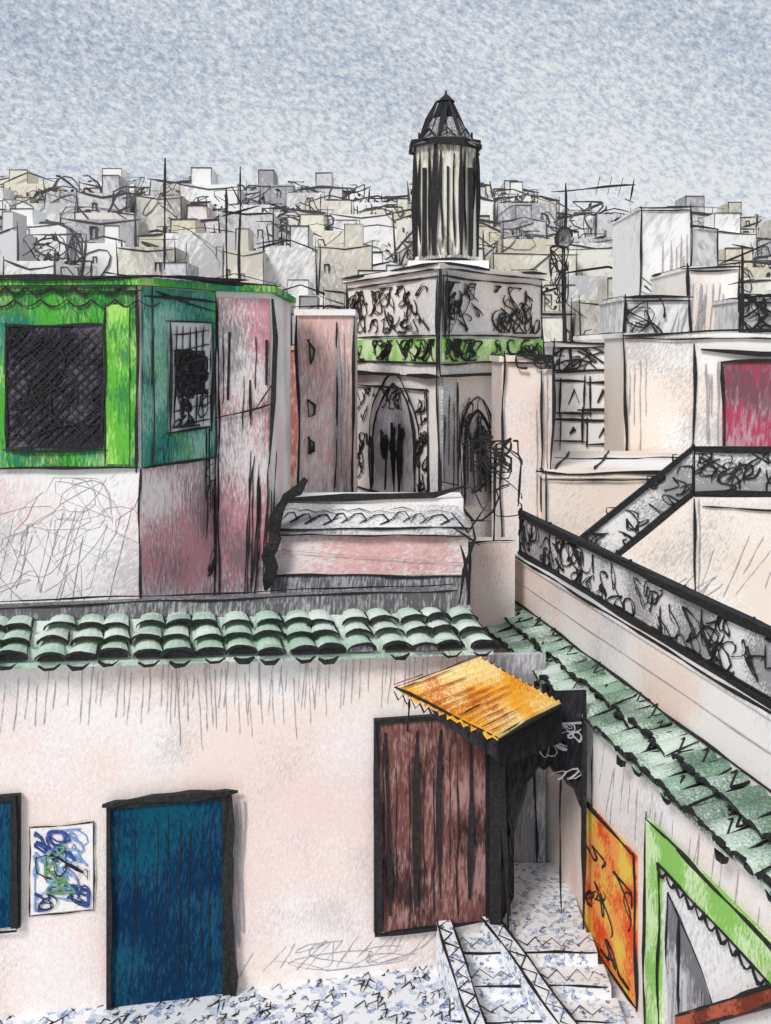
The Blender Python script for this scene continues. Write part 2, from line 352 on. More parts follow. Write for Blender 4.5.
def balustrade(name,pts,hgt,r,npan,scr):
    ob=Obj(name)
    for (A,B) in zip(pts,pts[1:]):
        A=Vector(A);B=Vector(B); pl=Plane(A[:2],B[:2]); L=(Vector(B[:2])-Vector(A[:2])).length
        zz=lambda s:A.z+(B.z-A.z)*s/L
        for (lo,hi,th,mt) in ((-.02,.06,.07,INK),(hgt-.08,hgt,.08,INK)):
            ob.hexa('rails',mt,[pl.pt(0,zz(0)+lo,th/2),pl.pt(L,zz(L)+lo,th/2),pl.pt(L,zz(L)+lo,-th/2),pl.pt(0,zz(0)+lo,-th/2),
              pl.pt(0,zz(0)+hi,th/2),pl.pt(L,zz(L)+hi,th/2),pl.pt(L,zz(L)+hi,-th/2),pl.pt(0,zz(0)+hi,-th/2)])
        for zo in (.02,hgt-.04): ob.ink([pl.pt(0,zz(0)+zo,.03),pl.pt(L,zz(L)+zo,.03)],.05,n='rail_brush',wob=.5)
        k=max(1,int(npan*L))
        ob.hexa('panels',M_panel,[pl.pt(0,zz(0)+.062,.01),pl.pt(L,zz(L)+.062,.01),pl.pt(L,zz(L)+.062,-.01),pl.pt(0,zz(0)+.062,-.01),
              pl.pt(0,zz(0)+hgt-.082,.01),pl.pt(L,zz(L)+hgt-.082,.01),pl.pt(L,zz(L)+hgt-.082,-.01),pl.pt(0,zz(0)+hgt-.082,-.01)])
        for i in range(k+1):
            s=L*i/k
            ob.ink([pl.pt(s,zz(s)-.04,0),pl.pt(s,zz(s)+hgt+.03,0)],.045,n='posts',wob=.2)
        for side in (.03,-.03):
            for i in range(int(scr*L)):
                s=U(0,L); q=zz(s)
                ob.scrib(pl,max(0,s-.25),min(L,s+.25),q+.08,q+hgt-.1,side,r,1,.24,n='wrought_scrolls')
    return ob
balustrade('balustrade',[R1.pt(.15,3.56,-.6),R1.pt(SL,3.56,-.6)],.66,.010,1/1.25,9)

op=Obj('orange_painting')
s0,s1=R1.S(586),R1.S(638); z1=1.62; z0=.12
op.slab('canvas',M_paint,R1,s0,s1,z0,z1,.004,.03); op.irect(R1,s0,s1,z0,z1,.035,.018,n='frame')
op.scrib(R1,s0+.06,s1-.06,z0+.1,z1-.4,.04,.010,9,.3,asp=.8)
gd=Obj('green_arched_doorway')
s0=R1.S(650); s1=s0+2.6; zt=2.12
gd.slab('frame_post',M_lgreen,R1,s0,s0+.28,0,zt,.004,.05)
gd.slab('frame_lintel',M_lgreen,R1,s0+.28,s1,zt-.3,zt,.004,.05)
gd.slab('frame_post_far',M_lgreen,R1,s1,s1+.28,0,zt,.004,.05)
gd.slab('opening',M_white,R1,s0+.28,s1,0,zt-.3,.004,.012)
dr=[R1.pt(s0+.42,.05,.02),R1.pt(s0+.36,1.0,.02),R1.pt(s0+.4,1.6,.02),R1.pt(s0+.62,1.5,.02),R1.pt(s0+1.0,1.25,.02),R1.pt(s0+1.45,.8,.02),R1.pt(s0+1.7,.05,.02)]
gd.quad('drape',M_curtain,dr)
gd.ink(dr,.016); gd.ink([R1.pt(s0+.62,1.5,.03),R1.pt(s0+.6,.8,.03),R1.pt(s0+.8,.1,.03)],.025)
gd.hatch(R1,s0+.5,s0+1.2,.1,1.1,.03,.012,.07,.05,n='drape_folds')
gd.irect(R1,s0,s1+.28,0,zt,.055,.016)
gd.ink([R1.pt(s0+.28,0,.055),R1.pt(s0+.28,zt-.3,.055),R1.pt(s1,zt-.3,.055)],.013)
sc=[]
x=s0+.25
while x<s1:
    wv=U(.15,.24)
    for t in range(6): sc.append(R1.pt(x+wv*t/6,zt-.3-.09*math.sin(math.pi*t/6),.06))
    x+=wv
gd.ink(sc,.014,step=.2,wob=.2)
wr=Obj('wooden_handrail')
sa,sb=R1.S(694),R1.S(812); A=R1.pt(sa,R1.Z(694,1030),.14); B=R1.pt(sb,R1.Z(771,988)+.25,.14)
wr.hexa('rail',M_wood,[A+Vector((-.04,0,0)),B+Vector((-.04,0,0)),B+Vector((.04,0,0)),A+Vector((.04,0,0)),A+Vector((-.04,0,.14)),B+Vector((-.04,0,.14)),B+Vector((.04,0,.14)),A+Vector((.04,0,.14))])
for t in (.1,.9):
    c=A.lerp(B,t); wr.box('posts',M_wood,c.x-.035,c.x+.035,c.y-.035,c.y+.035,0.012,c.z+.02)
wr.ink([A+Vector((-.04,0,.14)),B+Vector((-.04,0,.14))],.014); wr.ink([A+Vector((-.04,0,0)),B+Vector((-.04,0,0))],.012)

# ---------------------------------------------------------------- porch / canopy in the alley
po=Obj('entrance_porch')
E=W1.pt(s_end,0,0); ex,ey=E.x,E.y
rx=R1.pt(R1.S(578),0,0)
PB=Plane((ex,12.3),(2.0,12.3))
po.slab('back_wall',M_mid,PB,0.002,.83,0,2.9,-.1,0)
po.ink(arch_pts(PB,.3,.7,.36,1.7,.03),.02); po.hatch(PB,.32,.68,.4,1.9,.03,.012,.06)
po.box('porch_floor',M_mos2,ex+.01,rx.x-.02,10.85,12.29,0,.35)
po.box('door_jamb',INK,ex-.02,ex+.1,10.72,10.88,.2,3.0)
# dark panel added along the left side of the porch to blacken the alley
po.hexa('dark_side_panel',M_int,[(ex+.101,10.9,.36),(ex+.34,11.5,.36),(ex+.30,11.54,.36),(ex+.06,10.94,.36),(ex+.101,10.9,2.6),(ex+.34,11.5,2.6),(ex+.30,11.54,2.6),(ex+.06,10.94,2.6)])
PF=Plane((ex+.12,10.8),(rx.x-.03,10.9)); LF=(PF.b-PF.a).length
zt=2.95
n=14; top=[];bot=[]
for i in range(n+1):
    t=i/n; s=LF*t
    zb=2.16-1.15*abs(2*t-1)**2.2*(1 if t<.5 else .5)-.05*(i%2)
    top.append(PF.pt(s,zt,0)); bot.append(PF.pt(s,zb,0))
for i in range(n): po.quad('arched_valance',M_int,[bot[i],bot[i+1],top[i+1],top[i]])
po.ink(bot,.024,step=.1)
po.scrib(PF,LF*.45,LF-.05,2.0,2.6,.03,.010,8,.18,n='lace_strokes',mat=PENC)
po.ink([PF.pt(LF,.3,.02),PF.pt(LF,zt,.02)],.03); po.ink([PF.pt(.02,.3,.05),PF.pt(.02,zt,.05)],.035)
po.ink([PF.pt(LF*.8,.36,-.3),PF.pt(LF*.8,1.9,-.3)],.012)
for k in range(9):
    po.ink([PF.pt(.06+.02*math.sin(k),2.3-.22*k,.05),PF.pt(.1-.02*math.sin(k*2),2.3-.22*k-.2,.05)],.016)
cn=Obj('corrugated_canopy')
BR=PP(562,703,10.65); FR=PP(498,738,9.8); FL=PP(394,688,9.9); BL=PP(478,656,10.42)
nc=26; V,Fc,_=cn.part('sheet',M_orange); bb=len(V)
for i in range(nc+1):
    t=i/nc; A=FL.lerp(FR,t); B=BL.lerp(BR,t); zz=.018*(1 if i%2 else -1)
    A=A+(A-B).normalized()*U(-.03,.05)
    for q in (A,B):
        V.append((q.x,q.y,q.z+zz)); V.append((q.x,q.y,q.z+zz-.02))
for i in range(nc):
    o=bb+4*i
    Fc.append((o,o+4,o+6,o+2)); Fc.append((o+1,o+3,o+7,o+5)); Fc.append((o,o+1,o+5,o+4)); Fc.append((o+2,o+6,o+7,o+3))
RUST=ink_mat('rust_crayon',(190,95,35))
for i in range(0,nc+1,2):
    t=i/nc
    if R()<.8: cn.ink([FL.lerp(FR,t)+Vector((0,0,.03)),FL.lerp(FR,t).lerp(BL.lerp(BR,t),U(.3,.9))+Vector((0,0,.03))],.006,n='rust_streaks',mat=RUST)
    if R()<.35: cn.ink([FL.lerp(FR,t)+Vector((0,0,.035)),FL.lerp(FR,t).lerp(BL.lerp(BR,t),U(.1,.4))+Vector((0,0,.035))],.006)
cn.ink([FL,FR],.016); cn.ink([FR,BR],.018); cn.ink([FL,BL],.005); cn.ink([BL,BR],.005)
vz=Vector((0,0,-1))
pp=[]
for i in range(25):
    pp.append(FL.lerp(FR,i/24)+vz*(.03+.07*(i%2)))
cn.ink(pp,.012,step=.2,wob=0,n='fringe')
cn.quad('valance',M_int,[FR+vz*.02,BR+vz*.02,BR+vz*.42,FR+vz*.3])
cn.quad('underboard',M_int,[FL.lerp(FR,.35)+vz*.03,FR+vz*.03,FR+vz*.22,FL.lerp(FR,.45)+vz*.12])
for (A,B) in ((FL.lerp(FR,.15)+vz*.04,Vector((FL.x+.15,10.72,2.55))),(FR+vz*.04,Vector((ex+.05,10.72,2.4)))):
    cn.ink([A,B],.016,n='brackets',wob=.1)

st=Obj('mosaic_steps')
for k in range(3):
    y0=10.83-.36*(k+1); x0=.72-.04*k; zz=.36-.12*k-.02
    st.box('treads',M_mos2,x0,rx.x+.02+.06*k,y0,y0+.359,0.012,zz)
    P0=Plane((x0,y0),(3,y0)); w=rx.x+.05-x0
    z=[(x0+w*i/16+U(-.03,.03),y0+.1+(.14 if i%2 else 0)+U(-.03,.03),zz+.008) for i in range(17)]; st.ink(z,.005,step=.2,wob=.3)
    st.ink([(x0,y0,zz),(x0+w,y0,zz)],.010); st.ink([(x0,y0,.02),(x0+w,y0,.02)],.009); st.ink([(x0,y0,zz),(x0,y0+.36,zz)],.010)
for (xa,ya,xb,yb) in ((.62,10.75,.98,9.0),(1.1,10.9,1.95,9.0)):
    pl=Plane((xa,ya),(xb,yb)); L=(pl.b-pl.a).length
    st.hexa('cheek_walls',M_mos2,[pl.pt(0,0.012,.08),pl.pt(L,0.012,.08),pl.pt(L,0.012,-.08),pl.pt(0,0.012,-.08),pl.pt(0,.52,.08),pl.pt(L,.16,.08),pl.pt(L,.16,-.08),pl.pt(0,.52,-.08)])
    for o in (.08,-.08):
        st.ink([pl.pt(0,.525,o),pl.pt(L,.165,o)],.012)
    z=[pl.pt(L*i/18,.53-.36*i/18,(.06 if i%2 else -.06)+U(-.02,.02)) for i in range(19)]; st.ink(z,.007,step=.3,wob=.2)

# ---------------------------------------------------------------- pavilion (green windows)
pv=Obj('green_window_pavilion')
C0=xy(-260,11.6); C1=xy(140,11.3); C2=xy(214,12.4); C3=xy(270,12.75)
zb,ztp=3.3,7.38
pv.prism('walls',M_pav,[C0,C1,C2,C3,(C3[0],15.5),(C0[0],15.5)],zb,ztp)
pv.prism('roof_edge',M_green,[(C0[0],C0[1]-.1),(C1[0]+.02,C1[1]-.1),(C2[0]+.05,C2[1]-.1),(C3[0]+.08,C3[1]-.08),(C3[0]+.08,15.6),(C0[0],15.6)],ztp+.002,ztp+.08)
pv.prism('roof_deck',M_dgrey,[(C0[0],C0[1]+.05),(C1[0]-.05,C1[1]+.05),(C2[0],C2[1]+.1),(C3[0]-.05,C3[1]+.1),(C3[0]-.05,15.4),(C0[0],15.4)],ztp+.082,ztp+.11)
PA=Plane(C0,C1); PBs=Plane(C1,C2); PC=Plane(C2,C3)
LA=(PA.b-PA.a).length; LB=(PBs.b-PBs.a).length; LC=(PC.b-PC.a).length
zg=PA.Z(135,468)
pv.slab('green_front_panel',M_green,PA,PA.S(-120),LA-.03,zg,ztp-.02,.004,.05)
pv.slab('leaf_green_pilaster',M_mgreen,PA,PA.S(108),PA.S(131),zg+.05,ztp-.22,.051,.075)
g0,g1=PA.S(10),PA.S(104); gz0,gz1=PA.Z(50,447),PA.Z(50,326)
pv.slab('grille_window',M_grille,PA,g0,g1,gz0,gz1,.051,.07)
pv.irect(PA,g0-.02,g1+.02,gz0-.02,gz1+.02,.08,.02)
for k in range(-12,14):
    for sg in (1,-1):
        pts=[]
        for i in range(13):
            x=g0+(g1-g0)*i/12; z=(gz0+gz1)/2+sg*(x-(g0+g1)/2)*.95+k*.115
            if gz0<z<gz1: pts.append(PA.pt(x,z,.085))
        if len(pts)>1: pv.ink(pts,.009,n='window_lattice_dark')
pv.scrib(PA,g0,g1,gz0,gz1,.09,.008,14,.35)
pv.slab('second_window',M_grille,PA,PA.S(-110),PA.S(-20),gz0,gz1,.051,.07)
for zz,r in ((ztp-.16,.012),(ztp-.02,.018)):
    pts=[];x=PA.S(-100)
    while x<LA:
        wv=U(.22,.32)
        for t in range(6): pts.append(PA.pt(x+wv*t/6,zz-.08*math.sin(math.pi*t/6),.08))
        x+=wv
    pv.ink(pts,r*.9,step=.3,wob=.1)
    pv.ink([PA.pt(PA.S(-100),zz+.08,.12 if zz>ztp-.1 else .08),PA.pt(LA+.04,zz+.1,.12 if zz>ztp-.1 else .08)],r)
pv.ink([PA.pt(PA.S(-100),zg,.06),PA.pt(LA+.02,zg,.06)],.018); pv.ink([PA.pt(LA-.02,zg-.05,.06),PA.pt(LA-.02,ztp,.06)],.018)
pv.ink([PA.pt(LA,3.4,.01),PA.pt(LA,zg,.01)],.013)
pv.ink([PA.pt(PA.S(107),zg+.05,.08),PA.pt(PA.S(107),ztp-.2,.08)],.012)
pv.slab('teal_side_panel',M_teal,PBs,.02,LB-.02,zg-.0,ztp-.02,.004,.04)
q0,q1=PBs.S(166),PBs.S(208); z0=PBs.Z(185,430); z1=PBs.Z(185,322)
pv.slab('side_window',M_mid,PBs,q0,q1,z0,z1,.041,.055)
pv.irect(PBs,q0,q1,z0,z1,.06,.02)
pv.slab('side_window_dark_pane',M_grille,PBs,q0+.1,q1-.12,z0+.42,z0+.95,.056,.062)
for k in range(7):
    pv.ink([PBs.pt(q0+.05,z0+.05+.18*k,.07),PBs.pt(q1-.05,z0+.12+.18*k,.07)],.010,n='side_window_grille')
for k in range(5):
    pv.ink([PBs.pt(q0+.08+.12*k,z0+.05,.07),PBs.pt(q0+.1+.12*k,z1-.05,.07)],.010,n='side_window_grille')
pv.scrib(PBs,q0+.1,q1-.1,z0+.4,z0+.95,.075,.022,9,.24)
pv.scrib(PBs,q0+.05,q1-.05,z0+.05,z0+.4,.075,.012,6,.2)
pv.ink([PBs.pt(0,zg,.05),PBs.pt(LB,zg,.05)],.018); pv.ink([PBs.pt(0.15,zg,.06),PBs.pt(.15,ztp,.06)],.013)
pv.ink([PBs.pt(0,ztp-.1,.05),PBs.pt(LB,ztp-.15,.05)],.02); pv.ink([PBs.pt(.2,ztp-.05,.05),PBs.pt(LB,ztp-.28,.05)],.014)
pv.slab('rose_wall',M_pavp,PBs,.02,LB-.01,3.3,zg-.01,.004,.015)
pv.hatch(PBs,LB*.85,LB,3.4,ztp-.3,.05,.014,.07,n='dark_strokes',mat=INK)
pv.scrib(PBs,LB*.85,LB,3.5,zg,.03,.009,5,.16,asp=2)
pv.hatch(PBs,LB*.3,LB*.8,3.4,zg-.2,.02,.006,.09)
pv.slab('rose_end_wall',M_pavp,PC,.01,LC-.01,3.3,ztp-.08,.004,.015)
for (px,ya,yb,w) in ((230,332,400,.07),(250,380,425,.03),(262,340,385,.05)):
    s=PC.S(px); pv.ink([PC.pt(s,PC.Z(px,yb),.03),PC.pt(s+.02,PC.Z(px,ya),.03)],w*.9,n='slit_openings')
    pv.ink([PC.pt(s-.1,PC.Z(px,yb)-.05,.02),PC.pt(s-.09,PC.Z(px,ya)+.05,.02)],.008)
pv.ink([PC.pt(0,3.4,.02),PC.pt(0,ztp,.02)],.018); pv.ink([PC.pt(.06,3.4,.02),PC.pt(.05,ztp-.1,.02)],.012)
pv.ink([PC.pt(-.02,5.8,.05),PC.pt(LC+.05,5.98,.05)],.014); pv.ink([PC.pt(LC*.7,5.9,.05),PC.pt(LC+.05,6.3,.05)],.014)
pv.ink([PC.pt(LC,7.3,.03),PC.pt(LC+.05,6.8,.03),PC.pt(LC+.02,6.0,.03),PC.pt(LC-.04,5.2,.03)],.035)
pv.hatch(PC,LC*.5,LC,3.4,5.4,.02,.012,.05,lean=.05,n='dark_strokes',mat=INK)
z_=ztp+.09
pv.ink([PA.pt(PA.S(-100),z_,.1),PA.pt(LA+.06,z_+.02,.1),PBs.pt(LB,z_,.1),PC.pt(LC+.1,z_-.02,.08)],.028)
pv.ink([PBs.pt(.3,z_+.04,.02),PC.pt(LC*.6,z_+.05,.02)],.024)
pv.ink([(C1[0]-.4,C1[1],ztp+.15),(C1[0]-.1,13.5,ztp+.16),(C3[0],13.6,ztp+.15)],.014)
pv.hatch(PA,PA.S(0),PA.S(110),3.6,4.9,.006,.004,.15,lean=.3)
for _ in range(18):
    x=U(PA.S(10),PA.S(110)); pv.scrib(PA,x-.5,x+.5,3.7,5.2,.004,.003,1,.6,n='pencil_hatching',mat=PENC)

# ---------------------------------------------------------------- low roof box in the middle
rb=Obj('roof_terrace_block')
X0,X1=(272-CX)/F*12.6,(468-CX)/F*12.6
rb.box('walls',M_pink,X0,X1,12.6,15.1,3.3,4.4)
rb.box('grey_plinth',M_dgrey,X0-.02,X1+.02,12.55,12.598,3.3,3.82)
V0=[(X0-.04,12.5,4.42),(X1+.04,12.5,4.42),(X1-.1,13.1,4.62),(X0+.14,13.1,4.66)]
rb.hexa('ledge',M_panel,[Vector(v)-Vector((0,0,.08)) for v in V0]+[Vector(v) for v in V0])
rb.box('ledge_cap',M_white,X0+.1,X1-.02,13.1,13.7,4.41,4.7)
x=X0+.1
while x<X1-.35:
    q=U(.1,.3); l=U(.2,.4); y=12.5+.6*q
    f_=lambda dx,dy:(x+dx,y+dy,4.42+.38*(y+dy-12.5)+.015)
    rb.ink([f_(0,0),f_(l*.3,.18),f_(l*.6,.2),f_(l*.8,.05),f_(l*.5,-.03),f_(l*.9,.1),f_(l*1.2,.15)],.009,step=.3,wob=.2)
    if R()<.6: rb.ink([f_(0,.25),f_(l*.5,.3),f_(l,.22)],.007,step=.3)
    x+=l*U(.6,1)
rb.ink([(X0-.04,12.49,4.42),(X1+.05,12.49,4.42)],.016); rb.ink([(X0-.04,12.49,4.34),(X1+.05,12.49,4.33)],.01)
rb.ink([(X0+.1,13.08,4.68),(X0+.9,13.08,4.71),(X1-.4,13.08,4.75),(X1,13.08,4.86)],.05,wob=.3)
rb.ink([(X1-.35,13.06,4.93),(X1-.1,13.06,4.88)],.04,wob=.2)
# rough black shadowed edge stepping down its left side
for rr_,pl_ in ((.085,[(302,478),(294,488),(280,494),(274,508),(268,514),(266,528),(272,540),(264,556),(268,568),(262,590)]),(.06,[(292,490),(276,510),(270,545),(266,575)]),(.05,[(300,482),(284,500),(274,532)])):
    rb.ink([PP(p_[0]+3,p_[1],12.38) for p_ in pl_],rr_,n='left_edge_brush',step=.1,wob=.4)
rb.ink([(X1+.0,12.49,4.3),(X1,12.55,3.4)],.014); rb.ink([(X0,12.54,3.83),(X1,12.54,3.81)],.016)
rb.ink([(X0,12.55,4.14),(X1,12.55,3.97)],.004,mat=PENC,n='pencil_lines')
# ---------------------------------------------------------------- pink towers
tw=Obj('pink_tower_house')
T0,T1=xy(298,16)[0],xy(354,16)[0]
tw.box('walls',M_tow,T0,T1,16,18,0,7.2); tw.box('roof_cap',M_white,T0-.06,T1+.02,15.94,18.05,7.202,7.3)
P=front(16)
for (px,py,w,hh) in ((312,352,8,26),(312,408,7,18),(312,445,7,18)):
    x=(px-CX)/F*16; z=EYE+(HY-py)/F*16; a=w/F*16; b=hh/F*16
    tw.ink([(x-a/2,15.97,z+b/2),(x+a/2,15.97,z+.05),(x+a*.4,15.97,z-.1),(x-a/3,15.97,z-b/2),(x-a/2,15.97,z+b/2)],.032,n='small_windows')
tw.ink([(T0,15.98,3.5),(T0,15.98,7.3)],.028); tw.ink([(T1-.3,15.98,3.6),(T1-.27,15.98,7.1)],.016); tw.ink([(T1,15.98,3.6),(T1,15.98,7.2)],.03); tw.ink([(T0-.1,15.93,7.31),(T1,15.93,7.33)],.028)
tw.hatch(P,T1-.3,T1-.03,3.7,7.0,.02,.02,.06)  # grey strokes draw the shade along the tower's right edge
t2=Obj('terracotta_house')
A0,A1=xy(266,19)[0],xy(302,19)[0]
t2.box('walls',M_red,A0,A1,19,21,0,EYE); t2.ink([(A0,18.97,4),(A0,18.97,EYE)],.03); t2.ink([(A0,18.97,EYE),(A1,18.97,EYE+.15)],.02)
t2.box('roof_cap',M_red,A0-.05,A1+.05,18.95,21.05,EYE+.002,EYE+.08)

# ---------------------------------------------------------------- gallery house under the minaret
gh=Obj('mosque_gallery_house')
K0=xy(352,20.5); K1=xy(440,17); K2=xy(536,19.6); K3=(K0[0]+K2[0]-K1[0],K0[1]+K2[1]-K1[1])
zt=EYE+(HY-270)/F*17
gh.prism('walls',M_white,[K0,K1,K2,K3],0,6.2)
def off(p,c,k): return (c[0]+(p[0]-c[0])*k,c[1]+(p[1]-c[1])*k)
cc=((K0[0]+K2[0])/2,(K0[1]+K2[1])/2)
Q=[off(p,cc,1.06) for p in (K0,K1,K2,K3)]
gh.prism('gallery',M_white,Q,6.202,zt-.0)
gh.prism('roof_cap',M_white,[off(p,cc,1.1) for p in (K0,K1,K2,K3)],zt+.002,zt+.1)
Lp=Plane(K0,K1); Rp=Plane(K1,K2); LQ=Plane(Q[0],Q[1]); RQ=Plane(Q[1],Q[2])
for pl in (LQ,RQ):
    L=(pl.b-pl.a).length
    gh.slab('green_tile_band',M_lgreen,pl,.05,L-.03,6.45,6.85,.004,.04)
    gh.scrib(pl,.1,L-.1,6.47,6.83,.06,.017,26,.24)
    gh.scrib(pl,.15,L-.15,6.97,zt-.2,.03,.017,34,.3)
    gh.irect(pl,.08,L-.06,6.9,zt-.12,.03,.02)
    gh.ink([pl.pt(0,6.2,.03),pl.pt(L,6.2,.03)],.05); gh.ink([pl.pt(0,6.42,.03),pl.pt(L,6.42,.03)],.02)
    gh.ink([pl.pt(0,6.2,.02),pl.pt(0,zt,.02)],.028); gh.ink([pl.pt(L,6.2,.02),pl.pt(L,zt,.02)],.03)
    gh.ink([pl.pt(-.1,zt+.1,.05),pl.pt(L+.1,zt+.1,.05)],.03); gh.ink([pl.pt(0,zt,.1),pl.pt(L,zt,.1)],.018)
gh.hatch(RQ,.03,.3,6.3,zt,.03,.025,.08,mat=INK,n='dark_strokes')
L=(Lp.b-Lp.a).length
def archdoor(pl,a,b,z0,zs):
    pts=arch_pts(pl,a,b,z0,zs,.03,point=.2)
    gh.ink(pts,.03,step=.15)
    pts2=arch_pts(pl,a-.15,b+.15,z0,zs+.05,.03,point=.2); gh.ink(pts2,.018,step=.15)
    gh.quad('arch_openings',M_mid,[p+Vector((pl.n.x,pl.n.y,0))*-.018 for p in pts])
archdoor(Lp,1.1,L-.9,3.9,4.9)
gh.irect(Lp,.25,L-.4,3.9,5.95,.03,.022)
gh.scrib(Lp,.35,1.0,4.0,5.9,.035,.018,8,.3,asp=1.3); gh.scrib(Lp,L-.85,L-.42,4.0,5.9,.035,.018,8,.26,asp=1.3)
gh.scrib(Lp,.5,L-.5,5.55,5.95,.035,.016,9,.28)
mid=(1.1+L-.9)/2
for q in (mid-.35,mid,mid+.35):
    gh.ink([Lp.pt(q,4.0,.05),Lp.pt(q+.03,5.3,.05)],.06,n='window_bars'); 
    gh.scrib(Lp,q-.12,q+.12,4.5,5.2,.05,.035,2,.25,asp=2)
gh.slab('corner_pier',M_grey,Rp,.02,.45,0,6.19,.004,.05)
gh.hatch(Rp,.05,.5,3.8,6.1,.06,.022,.1,mat=INK,n='dark_strokes')
archdoor(Rp,.75,1.55,3.9,5.1)
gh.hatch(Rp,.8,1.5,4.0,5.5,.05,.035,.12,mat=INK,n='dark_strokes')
gh.scrib(Rp,.6,1.7,4.0,5.8,.05,.016,10,.35,asp=1.6)
gh.ink([Rp.pt(1.8,4,.03),Rp.pt(1.8,6.1,.03)],.035); gh.ink([Lp.pt(0,3.8,.03),Lp.pt(0,6.2,.03)],.028); gh.ink([Lp.pt(L,3.8,.03),Lp.pt(L,6.2,.03)],.03)

# ---------------------------------------------------------------- minaret
mn=Obj('minaret')
mx,my=(446-CX)/F*20.6,20.6
def ring(r,z,n=8,ph=math.pi/8): return [Vector((mx+r*math.cos(ph+2*math.pi*i/n),my+r*math.sin(ph+2*math.pi*i/n),z)) for i in range(n)]
def frust(nm,mat,r0,z0,r1,z1,n=8):
    V,Fc,_=mn.part(nm,mat); b=len(V); V.extend(tuple(p) for p in ring(r0,z0,n)); V.extend(tuple(p) for p in ring(r1,z1,n))
    for i in range(n): j=(i+1)%n; Fc.append((b+i,b+j,b+n+j,b+n+i))
    Fc.append(tuple(range(b,b+n))); Fc.append(tuple(range(b+n,b+2*n)))
def zp(py): return EYE+(HY-py)/F*20.6
zS=zp(150)
mn.box('square_base',M_white,mx-.8,mx+.8,my-.8,my+.8,0,zp(264))
frust('base_molding',M_min,.72,zp(264)+.002,.69,zp(258))
frust('shaft',M_min,.66,zp(258)+.002,.66,zS)
frust('eave',M_dgrey,.76,zS+.002,.72,zp(143))
frust('pointed_roof',M_dgrey,.56,zp(143)+.002,.32,zp(120)); frust('pointed_roof_upper',M_int,.32,zp(120)+.002,.15,zp(102)); frust('pointed_roof_tip',INK,.19,zp(102)+.002,.02,zp(94))
frust('finial',INK,.03,zp(95),.015,zp(90),6)
A=ring(.67,0)
for i in range(8):
    p=A[i]
    mn.ink([(p.x,p.y,zp(258)),(p.x,p.y,zS)],.095 if i%2 else .07,n='corner_ribs',wob=.3)
    q=A[(i+1)%8]
    c=(p+q)/2; dv=(q-p)
    out=(Vector((c.x,c.y,0))-Vector((mx,my,0))).normalized()*.02
    for (t,w) in ((.24,.03),(.78,.035)):
        b=p+dv*t+out
        mn.ink([(b.x,b.y,zp(255)+U(0,.2)),(b.x,b.y,zS-U(.05,.25))],w,n='shaft_strokes')
    if i%2==0 or i==5:
        b=p+dv*.5+out
        mn.ink([(b.x,b.y,zp(258)),(b.x,b.y,zp(172))],.12,n='slit_windows',wob=.2)
for (r_,z_,w) in ((.77,zS,.055),(.74,zp(145),.045),(.74,zp(264),.03)):
    rr=ring(r_,z_+.01); mn.ink(rr+[rr[0]],w)
ra=ring(.57,zp(143)); rm=ring(.33,zp(120)); rb_=ring(.14,zp(102))
for i in range(8):
    mn.ink([ra[i],rm[i],rb_[i]],.06)
    a_=(ra[i]+ra[(i+1)%8])/2
    mn.ink([a_,(rm[i]+rm[(i+1)%8])/2],.03)
    mn.ink([ra[i],a_+Vector((0,0,.2)),ra[(i+1)%8]],.03)

# ---------------------------------------------------------------- right middle buildings
def house(name,px0,px1,pyt,Y,depth,mat,cap=True,r=None,base=0):
    ob=Obj(name); x0,x1=xy(px0,Y)[0],xy(px1,Y)[0]; z=EYE+(HY-pyt)/F*Y; r=r or .0015*Y
    ob.box('walls',mat,x0,x1,Y,Y+depth,base,z)
    if cap: ob.box('roof_cap',mat,x0-.05,x1+.05,Y-.05,Y+depth,z+.002,z+.1)
    f=Y-.06
    for x in (x0,x1): ob.ink([(x,f,base+.5),(x,f,z+.1)],r,over=.1,wob=1.2)
    ob.ink([(x0,f,z+.1),(x1,f,z+.12)],r*1.2,over=.3,wob=1.2); ob.ink([(x0,f,z-.02),(x1,f,z)],r*.6)
    if x0>0: ob.ink([(x0,f,z+.1),(x0,Y+depth,z+.1)],r)
    else: ob.ink([(x1,f,z+.1),(x1,Y+depth,z+.1)],r)
    return ob,x0,x1,z
o,x0,x1,z=house('white_tower_house',502,552,362,16.4,1.6,M_wall2)
P=front(16.4); o.hatch(P,x1-.25,x1,3.6,z-.1,.02,.012,.09); o.ink([(x1-.18,16.33,4),(x1-.2,16.33,z)],.02)
o.scrib(P,x0,x1,z-.1,z+.1,.1,.018,4,.3)
o,x0,x1,z=house('window_house',553,625,347,21.2,3,M_white)
P=front(21.2)
for (a,b,c,d) in ((560,585,382,412),(590,612,382,410),(560,582,418,440),(588,615,420,445)):
    sa,sb=P.S(a),P.S(b); za,zb_=P.Z(a,d),P.Z(a,c)
    o.slab('windows',M_hw,P,sa,sb,za,zb_,.004,.03); o.irect(P,sa,sb,za,zb_,.04,.035,over=1)
    o.ink([P.pt((sa+sb)/2-.05,za+.15,.05),P.pt((sa+sb)/2+.05,zb_-.2,.05),P.pt((sa+sb)/2+.1,za+.2,.05)],.045,n='window_darks')
o.ink([P.pt(P.S(555),P.Z(600,372),.03),P.pt(P.S(622),P.Z(600,368),.03)],.03)
o.scrib(P,x0,x1,z-.5,z,.03,.02,7,.5)
o,x0,x1,z=house('pink_roof_house',624,860,338,19.4,5,M_cream)
P=front(19.4)
sa,sb=P.S(722),P.S(815); o.slab('wine_doorway',M_purp,P,sa,sb,4.5,P.Z(722,362),.004,.04); o.irect(P,sa,sb,4.5,P.Z(722,362),.06,.035)
